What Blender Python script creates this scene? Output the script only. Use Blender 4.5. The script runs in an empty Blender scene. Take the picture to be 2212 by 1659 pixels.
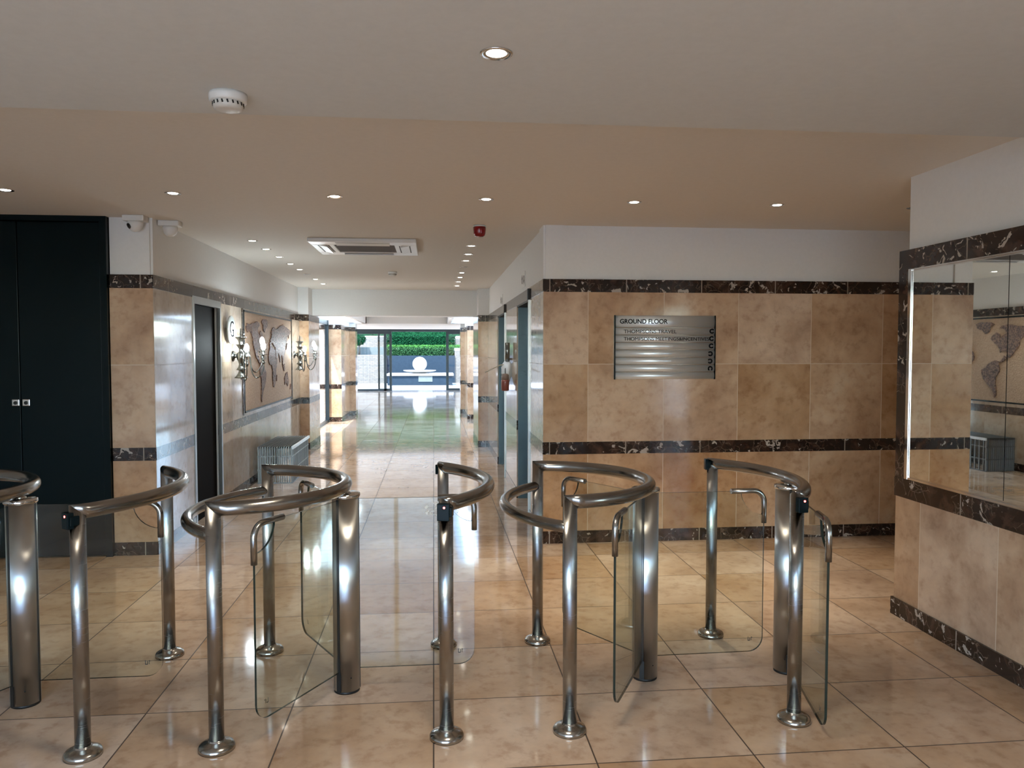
import bpy, bmesh, math, random
from mathutils import Vector, Matrix
from mathutils.geometry import tessellate_polygon
random.seed(7)
S = bpy.context.scene
COL = S.collection
PI = math.pi
V = Vector

# ------------------------------------------------------------------ materials
def mat(name):
    m = bpy.data.materials.new(name); m.use_nodes = True
    nt = m.node_tree
    return m, nt, nt.nodes['Principled BSDF']

def simple(name, col, rough=.5, metal=0., spec=.5, coat=0.):
    m, nt, b = mat(name)
    b.inputs['Base Color'].default_value = (*col, 1)
    b.inputs['Roughness'].default_value = rough
    b.inputs['Metallic'].default_value = metal
    b.inputs['Specular IOR Level'].default_value = spec
    b.inputs['Coat Weight'].default_value = coat
    return m

def N(nt, typ, **kw):
    n = nt.nodes.new(typ)
    for k, v in kw.items():
        setattr(n, k, v)
    return n

def val(nt, x, sock):
    if isinstance(x, (int, float)):
        sock.default_value = x
    else:
        nt.links.new(x, sock)

def M(nt, op, a, b=0., c=0.):
    n = N(nt, 'ShaderNodeMath', operation=op)
    val(nt, a, n.inputs[0]); val(nt, b, n.inputs[1]); val(nt, c, n.inputs[2])
    return n.outputs[0]

def ramp(nt, fac, stops, interp='LINEAR'):
    r = N(nt, 'ShaderNodeValToRGB')
    r.color_ramp.interpolation = interp
    el = r.color_ramp.elements
    while len(el) < len(stops):
        el.new(.5)
    for e, (p, c) in zip(el, stops):
        e.position = p; e.color = (*c, 1) if len(c) == 3 else c
    nt.links.new(fac, r.inputs[0])
    return r.outputs[0]

def mixc(nt, fac, a, b, blend='MIX'):
    n = N(nt, 'ShaderNodeMix', data_type='RGBA', blend_type=blend)
    val(nt, fac, n.inputs[0])
    for x, s in ((a, n.inputs[6]), (b, n.inputs[7])):
        if isinstance(x, tuple):
            s.default_value = (*x, 1)
        else:
            nt.links.new(x, s)
    return n.outputs[2]

def noise(nt, vec, scale, detail=4., rough=.55, dist=0.):
    n = N(nt, 'ShaderNodeTexNoise')
    n.inputs['Scale'].default_value = scale; n.inputs['Detail'].default_value = detail
    n.inputs['Roughness'].default_value = rough; n.inputs['Distortion'].default_value = dist
    nt.links.new(vec, n.inputs['Vector'])
    return n.outputs['Fac']

def line_mask(nt, x, off, per, w):
    """1 on the joints of a row of tiles of length PER starting at OFF, and the tile's number"""
    t = M(nt, 'DIVIDE', M(nt, 'SUBTRACT', x, off), per)
    idx = M(nt, 'FLOOR', t)
    f = M(nt, 'FRACT', t)
    d = M(nt, 'MINIMUM', f, M(nt, 'SUBTRACT', 1., f))
    return M(nt, 'LESS_THAN', d, w / per / 2), idx

def stone(name, u, v, cols, grout, w=.005, rough=.12, vary=.24, coat=0., patch=2.2, bump=.02):
    """polished travertine tiles; UVs are in metres"""
    m, nt, b = mat(name)
    uv = N(nt, 'ShaderNodeUVMap').outputs[0]
    sep = N(nt, 'ShaderNodeSeparateXYZ'); nt.links.new(uv, sep.inputs[0])
    mu, iu = line_mask(nt, sep.outputs[0], u[0], u[1], w)
    mv, iv = line_mask(nt, sep.outputs[1], v[0], v[1], w)
    joint = M(nt, 'MAXIMUM', mu, mv)
    cmb = N(nt, 'ShaderNodeCombineXYZ'); nt.links.new(iu, cmb.inputs[0]); nt.links.new(iv, cmb.inputs[1])
    wn = N(nt, 'ShaderNodeTexWhiteNoise', noise_dimensions='3D'); nt.links.new(cmb.outputs[0], wn.inputs['Vector'])
    sc = N(nt, 'ShaderNodeVectorMath', operation='SCALE'); nt.links.new(wn.outputs['Color'], sc.inputs[0]); sc.inputs['Scale'].default_value = 23.
    ad = N(nt, 'ShaderNodeVectorMath', operation='ADD'); nt.links.new(uv, ad.inputs[0]); nt.links.new(sc.outputs[0], ad.inputs[1])
    p = ad.outputs[0]
    n1 = noise(nt, p, patch, 6, .6, .3)
    n2 = noise(nt, p, 14., 5, .6)
    base = ramp(nt, n1, [(.30, cols[0]), (.47, cols[1]), (.60, cols[2]), (.74, cols[3])])
    spot = ramp(nt, n2, [(.33, (.72, .62, .55)), (.48, (1, 1, 1)), (.68, (1.12, 1.1, 1.06))])
    c = mixc(nt, .6, base, spot, 'MULTIPLY')
    # each tile a little lighter, darker or redder than its neighbour
    hs = N(nt, 'ShaderNodeHueSaturation'); nt.links.new(c, hs.inputs['Color'])
    nt.links.new(M(nt, 'MULTIPLY_ADD', wn.outputs['Value'], vary, 1 - vary / 2), hs.inputs['Value'])
    nt.links.new(M(nt, 'MULTIPLY_ADD', wn.outputs['Value'], -.35, 1.12), hs.inputs['Saturation'])
    c = mixc(nt, joint, hs.outputs[0], grout)
    nt.links.new(c, b.inputs['Base Color'])
    nt.links.new(M(nt, 'ADD', M(nt, 'MULTIPLY_ADD', n2, .10, rough - .05), M(nt, 'MULTIPLY', joint, .5)), b.inputs['Roughness'])
    b.inputs['Coat Weight'].default_value = coat
    b.inputs['Coat Roughness'].default_value = .04
    bp = N(nt, 'ShaderNodeBump'); bp.inputs['Strength'].default_value = bump; bp.inputs['Distance'].default_value = .02
    h = M(nt, 'SUBTRACT', n1, M(nt, 'MULTIPLY', joint, .6))
    nt.links.new(h, bp.inputs['Height']); nt.links.new(bp.outputs[0], b.inputs['Normal'])
    return m

def marble(name, off, per, rough=.1, seed=0.):
    m, nt, b = mat(name)
    uv = N(nt, 'ShaderNodeUVMap').outputs[0]
    mp = N(nt, 'ShaderNodeMapping'); mp.inputs['Location'].default_value = (seed, seed * .7, seed * 1.3)
    nt.links.new(uv, mp.inputs['Vector']); p = mp.outputs[0]
    sep = N(nt, 'ShaderNodeSeparateXYZ'); nt.links.new(uv, sep.inputs[0])
    mu, iu = line_mask(nt, sep.outputs[0], off, per, .008)
    n1 = noise(nt, p, 9., 6, .65, .6)
    base = ramp(nt, n1, [(.3, (.008, .005, .004)), (.5, (.022, .012, .009)), (.7, (.075, .04, .028))])
    # thin pale veins
    vo = N(nt, 'ShaderNodeTexVoronoi', feature='DISTANCE_TO_EDGE'); vo.inputs['Scale'].default_value = 13.
    dn = N(nt, 'ShaderNodeTexNoise'); dn.inputs['Scale'].default_value = 7.; dn.inputs['Detail'].default_value = 5
    nt.links.new(p, dn.inputs['Vector'])
    dv = N(nt, 'ShaderNodeVectorMath', operation='MULTIPLY_ADD'); nt.links.new(dn.outputs['Color'], dv.inputs[0])
    dv.inputs[1].default_value = (.16, .16, .16); nt.links.new(p, dv.inputs[2])
    nt.links.new(dv.outputs[0], vo.inputs['Vector'])
    vein = M(nt, 'MULTIPLY', M(nt, 'LESS_THAN', vo.outputs['Distance'], .022), M(nt, 'GREATER_THAN', noise(nt, p, 5., 3), .47))
    c = mixc(nt, M(nt, 'MULTIPLY', vein, .5), base, (.20, .15, .115))
    # white shell-like blotches
    bl = noise(nt, dv.outputs[0], 17., 2, .5, .8)
    bm_ = M(nt, 'MULTIPLY', M(nt, 'GREATER_THAN', bl, .62), M(nt, 'GREATER_THAN', noise(nt, p, 2.2, 2), .46))
    c = mixc(nt, M(nt, 'MULTIPLY', bm_, .85), c, (.46, .41, .36))
    c = mixc(nt, mu, c, (.30, .26, .22))
    nt.links.new(c, b.inputs['Base Color'])
    b.inputs['Roughness'].default_value = rough
    return m

def brushed(name, col, rough, stretch=(1, 1, 60), aniso=0., rot=0.):
    m, nt, b = mat(name)
    tc = N(nt, 'ShaderNodeTexCoord')
    mp = N(nt, 'ShaderNodeMapping'); mp.inputs['Scale'].default_value = stretch
    nt.links.new(tc.outputs['Object'], mp.inputs['Vector'])
    n = noise(nt, mp.outputs[0], 9., 3)
    b.inputs['Base Color'].default_value = (*col, 1)
    b.inputs['Metallic'].default_value = 1.
    if aniso:
        tg = N(nt, 'ShaderNodeTangent', direction_type='RADIAL', axis='Z'); nt.links.new(tg.outputs[0], b.inputs['Tangent'])
        b.inputs['Anisotropic'].default_value = aniso; b.inputs['Anisotropic Rotation'].default_value = rot
    nt.links.new(M(nt, 'MULTIPLY_ADD', n, .14, rough - .07) if not aniso else M(nt, 'MULTIPLY_ADD', n, .02, rough - .01), b.inputs['Roughness'])
    return m

def glass(name, tint, f0=.04, rough=.0):
    """a thin sheet: what it does not reflect passes straight through"""
    m = bpy.data.materials.new(name); m.use_nodes = True
    nt = m.node_tree; nt.nodes.clear()
    o = N(nt, 'ShaderNodeOutputMaterial')
    t = N(nt, 'ShaderNodeBsdfTransparent'); t.inputs[0].default_value = (*tint, 1)
    g = N(nt, 'ShaderNodeBsdfGlossy'); g.inputs['Roughness'].default_value = rough
    lw = N(nt, 'ShaderNodeLayerWeight')
    mx = N(nt, 'ShaderNodeMixShader')
    nt.links.new(M(nt, 'MULTIPLY_ADD', M(nt, 'POWER', lw.outputs['Facing'], 5.), 1 - f0, f0), mx.inputs[0])
    nt.links.new(t.outputs[0], mx.inputs[1]); nt.links.new(g.outputs[0], mx.inputs[2])
    nt.links.new(mx.outputs[0], o.inputs[0])
    return m

def emit(name, col, strength):
    m, nt, b = mat(name)
    b.inputs['Base Color'].default_value = (.8, .8, .8, 1)
    b.inputs['Emission Color'].default_value = (*col, 1)
    b.inputs['Emission Strength'].default_value = strength
    return m

def speckle(name, c0, c1, scale, rough=.7, bump=.3, detail=5):
    m, nt, b = mat(name)
    tc = N(nt, 'ShaderNodeTexCoord')
    n = noise(nt, tc.outputs['Object'], scale, detail, .65)
    nt.links.new(ramp(nt, n, [(.3, c0), (.7, c1)]), b.inputs['Base Color'])
    b.inputs['Roughness'].default_value = rough
    bp = N(nt, 'ShaderNodeBump'); bp.inputs['Strength'].default_value = bump; bp.inputs['Distance'].default_value = .02
    nt.links.new(n, bp.inputs['Height']); nt.links.new(bp.outputs[0], b.inputs['Normal'])
    return m

def bricks(name, c1, c2, mortar, w, h):
    m, nt, b = mat(name)
    uv = N(nt, 'ShaderNodeUVMap').outputs[0]
    br = N(nt, 'ShaderNodeTexBrick')
    br.inputs['Color1'].default_value = (*c1, 1); br.inputs['Color2'].default_value = (*c2, 1); br.inputs['Mortar'].default_value = (*mortar, 1)
    br.inputs['Scale'].default_value = 1.; br.inputs['Mortar Size'].default_value = .008
    br.inputs['Brick Width'].default_value = w; br.inputs['Row Height'].default_value = h
    nt.links.new(uv, br.inputs['Vector'])
    n = noise(nt, uv, 30., 4)
    nt.links.new(mixc(nt, .5, br.outputs[0], ramp(nt, n, [(.3, (.6, .58, .55)), (.6, (1, 1, 1))]), 'MULTIPLY'), b.inputs['Base Color'])
    b.inputs['Roughness'].default_value = .85
    bp = N(nt, 'ShaderNodeBump'); bp.inputs['Strength'].default_value = .6; bp.inputs['Distance'].default_value = .02
    nt.links.new(br.outputs['Fac'], bp.inputs['Height']); bp.invert = True
    nt.links.new(bp.outputs[0], b.inputs['Normal'])
    return m

TW = [(.36, .205, .115), (.48, .31, .19), (.565, .39, .255), (.60, .455, .32)]
TF = [(.45, .29, .18), (.585, .405, .265), (.67, .49, .34), (.71, .555, .41)]
GR = (.60, .49, .37)
W_BACK = stone('travertine_back', (1.221, .6175), (.7195, .7155), TW, GR)
W_LEFT = stone('travertine_corridor', (6.41, .38), (.7195, .7155), [(.38, .29, .21), (.48, .385, .295), (.55, .455, .36), (.59, .50, .41)], (.30, .25, .20), rough=.10, vary=.12, coat=.3)  # same stone, greyed: the daylight reflected in the polish is put into the colour
W_MIR = stone('travertine_mirror_wall', (4.03, .6), (-.62, .7155), TW, GR, vary=.2)
W_PIL = stone('travertine_pillar', (-9.93, 20), (.7195, .7155), TW, GR, vary=.2)
FL_A = stone('floor_lobby', (-.007, .608), (2.797, .5855), TF, (.085, .055, .035), w=.006, rough=.085, vary=.22, coat=.3, patch=1.5, bump=.006)
FL_B = stone('floor_border', (-.007, .608), (5.724, .345), TF, (.085, .055, .035), w=.006, rough=.085, vary=.22, coat=.3, bump=.006)
FL_C = stone('floor_corridor', (-.007, .608), (6.415, .6), TF, (.085, .055, .035), w=.006, rough=.085, vary=.2, coat=.3, bump=.006)
MARB = marble('dark_marble', .913, .6165)
MARB2 = marble('dark_marble_mirror', 3.695, .62, seed=3.)
MARB3 = marble('dark_marble_corridor', 6.4, .62, seed=7.)
PAINT = speckle('white_wall_paint', (.73, .73, .72), (.76, .76, .75), 40, .55, .03)
CEIL = speckle('warm_ceiling', (.67, .63, .575), (.70, .66, .605), 30, .8, .03)
CEILG = speckle('grey_ceiling', (.595, .605, .595), (.625, .635, .625), 30, .8, .03)  # cooler in tone than the main ceiling, so the step between them reads
STEEL = brushed('brushed_steel', (.33, .32, .30), .24)
POSTST = brushed('brushed_post_steel', (.33, .32, .305), .27, aniso=.96)
RAILST = brushed('brushed_rail_steel', (.29, .28, .265), .22, aniso=.6, rot=.25)
SATIN = brushed('satin_steel', (.52, .515, .495), .29, aniso=.96)
SLATST = brushed('bench_steel', (.22, .22, .215), .3)
CHROME = simple('polished_chrome', (.70, .69, .67), .08, 1.)
FLANGE = simple('turned_steel', (.40, .385, .36), .2, 1.)
PEWTER = simple('pewter', (.20, .205, .19), .22, 1.)
GLASS = glass('clear_glass', (.93, .96, .94))
WGLASS = glass('window_glass', (.96, .98, .98))
GEDGE = simple('glass_edge', (.012, .022, .018), .15)
MIRROR = simple('mirror_glass', (.80, .83, .81), .012, 1.)
BLACK = simple('black_paint', (.003, .008, .010), .22, 0, .12)
DOORBLK = simple('black_door', (.006, .005, .005), .7, 0, .06)
RUBBER = simple('black_rubber', (.006, .006, .006), .5)
LIFTST = brushed('dark_lift_steel', (.10, .135, .15), .30)
FRAMEST = simple('grey_door_frame', (.33, .33, .32), .3, .8)
PLASTIC = simple('white_plastic', (.72, .72, .70), .35)
PLASTIC2 = simple('offwhite_plastic', (.60, .58, .54), .4)
GRILLE = simple('brown_grille', (.20, .175, .155), .6)
DARK = simple('dark_gap', (.004, .004, .004), .6)
RED = simple('red_plastic', (.22, .003, .006), .22)
LED = emit('red_led', (1., .06, .05), 18.)
BULB = emit('lit_bulb', (.84, .96, 1.), 230.)
DLIT = emit('downlight_lamp', (1., .93, .82), 14.)
DOFF = simple('dead_lamp', (.28, .26, .24), .3)
ALU = simple('brushed_aluminium', (.72, .74, .75), .38, .6)
INK = simple('black_lettering', (.008, .008, .010), .8, 0, .05)
MOSAIC = speckle('mosaic_ground', (.40, .25, .15), (.58, .40, .265), 55, .6, .9)
LAND = speckle('mosaic_land', (.09, .042, .027), (.44, .235, .155), 46, .55, 2.5, 9)
LAND.node_tree.nodes['Color Ramp'].color_ramp.elements[0].position = .42; LAND.node_tree.nodes['Color Ramp'].color_ramp.elements[1].position = .60
CRYSTAL = glass('crystal', (.9, .94, .95), .10)
DISCM = simple('pale_disc', (.72, .78, .78), .25, .2)
PAVE = speckle('pale_paving', (.40, .385, .36), (.48, .465, .44), 3, .7, .1)
BOUNCE = speckle('bounce_ground', (.34, .34, .335), (.40, .40, .395), 3, .7, .1)
STONEW = bricks('garden_stone', (.12, .108, .095), (.16, .142, .122), (.08, .074, .066), .22, .075)
BRICKW = bricks('pale_brick', (.60, .52, .46), (.66, .59, .53), (.74, .69, .64), .24, .085)
CONC = speckle('pale_concrete', (.075, .092, .09), (.087, .104, .10), 4, .8, .1)
NAVY = speckle('slate_wall', (.012, .021, .031), (.016, .027, .039), 8, .95, .1)
NAVY.node_tree.nodes['Principled BSDF'].inputs['Specular IOR Level'].default_value = .1
WHITE = simple('white_stone', (.45, .44, .42), .5)
def opal():
    m = bpy.data.materials.new('opal_glazing'); m.use_nodes = True; nt = m.node_tree; nt.nodes.clear()
    o = N(nt, 'ShaderNodeOutputMaterial'); mx = N(nt, 'ShaderNodeMixShader'); mx.inputs[0].default_value = .12
    t = N(nt, 'ShaderNodeBsdfTranslucent'); t.inputs[0].default_value = (.80, .86, .87, 1)
    d = N(nt, 'ShaderNodeBsdfDiffuse'); d.inputs[0].default_value = (.7, .72, .72, 1)
    nt.links.new(t.outputs[0], mx.inputs[1]); nt.links.new(d.outputs[0], mx.inputs[2]); nt.links.new(mx.outputs[0], o.inputs[0])
    return m
OPAL = opal()
LEAF1 = simple('hedge_leaf', (.003, .035, .012), .9, 0, .08)
LEAF2 = simple('light_leaf', (.03, .10, .02), .9, 0, .08)
LEAF3 = simple('olive_leaf', (.02, .06, .022), .9, 0, .08)
BARK = simple('bark', (.06, .045, .03), .8)
FRAMEBLK = simple('dark_aluminium', (.018, .026, .03), .35, .3)
BOTTLE = simple('brown_bottle', (.22, .15, .12), .3)
BOTRED = simple('red_liquid', (.23, .065, .05), .3)
CLOTH = simple('white_cloth', (.75, .79, .84), .8)
CANE = simple('pale_rod', (.42, .36, .28), .5)

# ------------------------------------------------------------------ mesh helpers
class MB:
    """collects shapes; build() links them as ONE mesh object"""
    def __init__(self): self.bm = bmesh.new()
    def box(self, x0, x1, y0, y1, z0, z1, mi=0):
        c = [self.bm.verts.new((x, y, z)) for x in (x0, x1) for y in (y0, y1) for z in (z0, z1)]
        for q in ((0, 1, 3, 2), (4, 6, 7, 5), (0, 4, 5, 1), (2, 3, 7, 6), (0, 2, 6, 4), (1, 5, 7, 3)):
            self.bm.faces.new([c[i] for i in q]).material_index = mi
        return self
    def quad(self, pts, mi=0):
        self.bm.faces.new([self.bm.verts.new(p) for p in pts]).material_index = mi
        return self
    def prism(self, pts, off, mi=0, side=None):
        """polygon PTS (3-D) pushed along OFF"""
        a = [self.bm.verts.new(p) for p in pts]; b = [self.bm.verts.new(V(p) + V(off)) for p in pts]
        self.bm.faces.new(a[::-1]).material_index = mi
        self.bm.faces.new(b).material_index = mi
        n = len(a)
        for i in range(n):
            f = self.bm.faces.new((a[i], a[(i + 1) % n], b[(i + 1) % n], b[i])); f.material_index = mi if side is None else side
        return self
    def tube(self, pts, r, n=14, n0=None, n1=None, mi=0, caps=True):
        """tube along PTS; N0/N1: normals of the plane that cuts its ends"""
        pts = [V(p) for p in pts]
        rr = r if isinstance(r, (list, tuple)) else [r] * len(pts)
        tang = []
        for i in range(len(pts)):
            a = pts[max(0, i - 1)]; b = pts[min(len(pts) - 1, i + 1)]
            tang.append((b - a).normalized())
        u = tang[0].orthogonal().normalized(); rings = []
        for i, p in enumerate(pts):
            t = tang[i]
            u = (u - t * u.dot(t)).normalized(); w = t.cross(u)
            nn = n0 if (i == 0 and n0) else n1 if (i == len(pts) - 1 and n1) else None
            ring = []
            for k in range(n):
                a = 2 * PI * k / n
                o = (u * math.cos(a) + w * math.sin(a)) * rr[i]
                if nn is not None:
                    nn = V(nn); o = o - t * (o.dot(nn) / t.dot(nn))
                ring.append(self.bm.verts.new(p + o))
            rings.append(ring)
        for A, B in zip(rings, rings[1:]):
            for k in range(n):
                f = self.bm.faces.new((A[k], A[(k + 1) % n], B[(k + 1) % n], B[k])); f.smooth = True; f.material_index = mi
        if caps:
            self.bm.faces.new(rings[0][::-1]).material_index = mi; self.bm.faces.new(rings[-1]).material_index = mi
        return self
    def lathe(self, prof, c=(0, 0, 0), n=28, mi=0, axis=None):
        """profile [(r, h)...] spun about the axis through C"""
        rot = V((0, 0, 1)).rotation_difference(V(axis)).to_matrix() if axis else Matrix.Identity(3)
        rings = []
        for r, h in prof:
            if r < 1e-6:
                rings.append([self.bm.verts.new(V(c) + rot @ V((0, 0, h)))])
            else:
                rings.append([self.bm.verts.new(V(c) + rot @ V((r * math.cos(2 * PI * k / n), r * math.sin(2 * PI * k / n), h))) for k in range(n)])
        for A, B in zip(rings, rings[1:]):
            for k in range(n):
                q = []
                for ring, kk in ((A, k), (A, k + 1), (B, k + 1), (B, k)):
                    v = ring[kk % len(ring)]
                    if v not in q: q.append(v)
                if len(q) > 2:
                    f = self.bm.faces.new(q); f.smooth = True; f.material_index = mi
        if len(rings[0]) > 1: self.bm.faces.new(rings[0][::-1]).material_index = mi
        if len(rings[-1]) > 1: self.bm.faces.new(rings[-1]).material_index = mi
        return self
    def ball(self, c, r, n=16, mi=0, squash=1.):
        m = n // 2
        return self.lathe([(r * math.sin(PI * i / m), -r * squash * math.cos(PI * i / m)) for i in range(m + 1)], c, n, mi)
    def leaves(self, boxfn, count, size, mi=0):
        for _ in range(count):
            p = V(boxfn()); d = V((random.gauss(0, 1), random.gauss(0, 1), random.gauss(0, 1))).normalized()
            e = d.orthogonal().normalized(); s = size * random.uniform(.6, 1.3)
            f = d.cross(e)
            self.quad([p - d * s, p + e * s * .45, p + d * s, p - e * s * .45 + f * s * .2], mi)
        return self
    def build(self, name, mats, parent=None, smooth_angle=None, bevel=0.):
        bm = self.bm
        bmesh.ops.recalc_face_normals(bm, faces=[f for f in bm.faces])
        uv = bm.loops.layers.uv.new('UVMap')
        for f in bm.faces:
            n = f.normal; ax = max(range(3), key=lambda i: abs(n[i]))
            a, b = ((1, 2), (0, 2), (0, 1))[ax]
            for l in f.loops:
                l[uv].uv = (l.vert.co[a], l.vert.co[b])
        me = bpy.data.meshes.new(name); bm.to_mesh(me); bm.free()
        for m in (mats if isinstance(mats, (list, tuple)) else [mats]):
            me.materials.append(m)
        o = bpy.data.objects.new(name, me); COL.objects.link(o)
        if parent: o.parent = parent
        if bevel:
            md = o.modifiers.new('bevel', 'BEVEL'); md.width = bevel; md.segments = 2; md.limit_method = 'ANGLE'
        return o

def tag(o, label, cat, group=None):
    o['label'] = label; o['category'] = cat
    if group: o['group'] = group
    return o
def thing(name, label, cat, loc=(0, 0, 0), group=None, rz=0):
    o = bpy.data.objects.new(name, None); COL.objects.link(o)
    o.location = loc; o.rotation_euler = (0, 0, rz); o.empty_display_size = .1
    return tag(o, label, cat, group)
def struct(o):
    o['kind'] = 'structure'; return o
def copy_tree(o, parent=None):
    c = o.copy(); COL.objects.link(c); c.parent = parent
    for ch in [x for x in KIDS.get(o.name, [])]:
        copy_tree(ch, c)
    return c
KIDS = {}
def index_kids():
    KIDS.clear()
    for o in COL.objects:
        if o.parent: KIDS.setdefault(o.parent.name, []).append(o)
def text_mesh(body, size, name, m, parent, loc, rot, width=None, depth=.001, bold=0., rz=0., align='LEFT'):
    cu = bpy.data.curves.new('t', 'FONT'); cu.body = body; cu.size = size; cu.extrude = depth; cu.offset = bold
    cu.align_x = align
    if align == 'CENTER': cu.align_y = 'CENTER'
    ob = bpy.data.objects.new('t', cu); COL.objects.link(ob)
    dg = bpy.context.evaluated_depsgraph_get()
    me = bpy.data.meshes.new_from_object(ob.evaluated_get(dg))
    bpy.data.objects.remove(ob); bpy.data.curves.remove(cu)
    if width:
        xs = [v.co.x for v in me.vertices]; k = width / (max(xs) - min(xs)); x0 = min(xs)
        for v in me.vertices: v.co.x = (v.co.x - x0) * k
    me.materials.clear(); me.materials.append(m); me.name = name
    o = bpy.data.objects.new(name, me); COL.objects.link(o); o.parent = parent
    o.matrix_local = Matrix.Translation(loc) @ rot @ Matrix.Rotation(rz, 4, 'Z')
    return o
FACE_Y = Matrix.Rotation(PI / 2, 4, 'X')                       # text read by someone looking along +Y
FACE_X = Matrix.Rotation(PI / 2, 4, 'Z') @ Matrix.Rotation(PI / 2, 4, 'X')   # ... looking along -X

# ------------------------------------------------------------------ camera
F = 1680.; H = 1.54
PB = math.atan(71.5 / F); PA = math.atan(169 / F * math.cos(PB))
cam = bpy.data.cameras.new('camera'); co = bpy.data.objects.new('camera', cam); COL.objects.link(co)
f_ = V((math.sin(PA) * math.cos(PB), math.cos(PA) * math.cos(PB), -math.sin(PB)))
r_ = V((math.cos(PA), -math.sin(PA), 0)); u_ = r_.cross(f_)
mw = Matrix((r_, u_, -f_)).transposed().to_4x4(); mw.translation = (0, 0, H)
co.matrix_world = mw
cam.sensor_width = 36.; cam.lens = F / 2212 * 36; cam.clip_end = 400; cam.clip_start = .05
S.camera = co

# ------------------------------------------------------------------ room shell
ZB0, ZB1, ZT0, ZT1, ZC, ZN = .716, .814, 2.006, 2.107, 2.53, 2.42
b = MB()
b.box(-4.4, 4.4, -2.7, 5.724, -.03, 0, 0); b.box(-4.4, 4.4, 5.724, 6.415, -.03, 0, 1); b.box(-4.4, 4.4, 6.415, 30.5, -.03, 0, 2)
struct(b.build('floor', [FL_A, FL_B, FL_C]))
struct(MB().box(-150, 150, -150, 150, -.14, -.05).build('ground_outside', PAVE))
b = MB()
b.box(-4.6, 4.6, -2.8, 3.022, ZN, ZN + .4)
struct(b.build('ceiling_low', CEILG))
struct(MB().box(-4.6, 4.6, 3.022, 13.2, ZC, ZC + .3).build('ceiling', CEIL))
b = MB()
b.box(-2.6, 1.4, 12.8, 13.2, 2.11, 2.6)
struct(b.build('beam_corridor', PAINT))
b = MB()   # ceiling beyond the beam: low side strips, a raised middle, a low far end
b.box(-1.70, .41, 13.2, 19.1, 2.5, 2.7).box(-1.70, -1.62, 13.2, 19.1, 2.2, 2.5).box(.33, .41, 13.2, 19.1, 2.2, 2.5)
b.box(-2.5, -1.62, 18.9, 19.1, 2.2, 2.7).box(.33, 1.4, 18.9, 19.1, 2.2, 2.7)
b.box(-3.6, 1.8, 19.1, 24, 2.2, 2.7).box(-3.6, 1.8, 24, 30.6, 2.42, 2.7)
struct(b.build('ceiling_far_lobby', PAINT))
for k, (x0, x1) in enumerate(((-2.45, -1.70), (.41, 1.2))):   # opal rooflights on either side of the raised middle
    struct(MB().box(x0, x1, 13.2, 18.9, 2.21, 2.225).build('window_%d' % (7 + k), OPAL))

ntrim = [0]
def clad_y(name, x0, x1, Y, tm, mm, holes=(), plaster=True, back=.25, ztop=2.75, x1p=None, prot=.02):
    """wall whose face at Y looks towards -Y; HOLES: (xa, xb, top)"""
    w = MB(); t = MB(); bb = MB()
    segs = []; x = x0
    for xa, xb, zt in sorted(holes):
        if xa > x: segs.append((x, xa))
        x = xb
    if x < x1: segs.append((x, x1))
    for a, c in segs:
        w.box(a, c, Y + prot, Y + back, 0, ztop, 0)
        for z0, z1 in ((.1, ZB0), (ZB1, ZT0)): w.box(a, c, Y, Y + prot + .01, z0, z1, 1)
        t.box(a, c, Y - .002, Y + prot + .01, ZB0, ZB1); t.box(a, c, Y - .002, Y + prot + .01, ZT0, ZT1)
        bb.box(a, c, Y - .004, Y + prot + .01, 0, .1)
    for xa, xb, zt in holes:
        w.box(xa, xb, Y + prot, Y + back, zt, ztop, 0)
    struct(w.build('wall_' + name, [PAINT, tm]))
    ntrim[0] += 1; struct(t.build('trim_%d' % ntrim[0], mm)); struct(bb.build('baseboard_' + name, mm))
def clad_x(name, y0, y1, X, sgn, tm, mm, holes=(), back=.25, ztop=2.75, prot=.02, zskip=None):
    """wall whose face at X looks towards sgn*X"""
    w = MB(); t = MB(); bb = MB()
    def bx(m, d0, d1, ya, yb, z0, z1, mi=0):
        xa, xb = sorted((X - sgn * d0, X - sgn * d1)); m.box(xa, xb, ya, yb, z0, z1, mi)
    segs = []; y = y0
    for ya, yb, zt in sorted(holes):
        if ya > y: segs.append((y, ya))
        y = yb
    if y < y1: segs.append((y, y1))
    for a, c in segs:
        bx(w, prot, back, a, c, 0, ztop)
        for z0, z1 in ((.1, ZB0), (ZB1, ZT0)): bx(w, 0, prot + .01, a, c, z0, z1, 1)
        bx(t, -.002, prot + .01, a, c, ZB0, ZB1); bx(t, -.002, prot + .01, a, c, ZT0, ZT1)
        bx(bb, -.004, prot + .01, a, c, 0, .1)
    for ya, yb, zt in holes:
        bx(w, prot, back, ya, yb, ZT1, ztop); bx(w, 0, prot + .01, ya, yb, zt, ZT0, 1) if zt < ZT0 else None
        bx(t, -.002, prot + .01, ya, yb, ZT0, ZT1); bx(w, prot, back, ya, yb, zt, ZT1)
        bx(w, back - .02, back + .1, ya, yb, 0, zt)
    struct(w.build('wall_' + name, [PAINT, tm]))
    ntrim[0] += 1; struct(t.build('trim_%d' % ntrim[0], mm)); struct(bb.build('baseboard_' + name, mm))

clad_y('back_right', .863, 4.3, 6.1, W_BACK, MARB)
clad_y('back_left', -2.392, -2.083, 6.06, W_PIL, MARB)
clad_x('corridor_left', 6.063, 12.4, -2.08, 1, W_LEFT, MARB3, holes=[(7.03, 7.87, 1.99)], back=.18)
clad_x('corridor_right', 6.103, 12.4, .86, -1, W_LEFT, MARB3, holes=[(6.98, 8.05, 2.03), (9.36, 10.5, 2.03)], back=.17)
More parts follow.
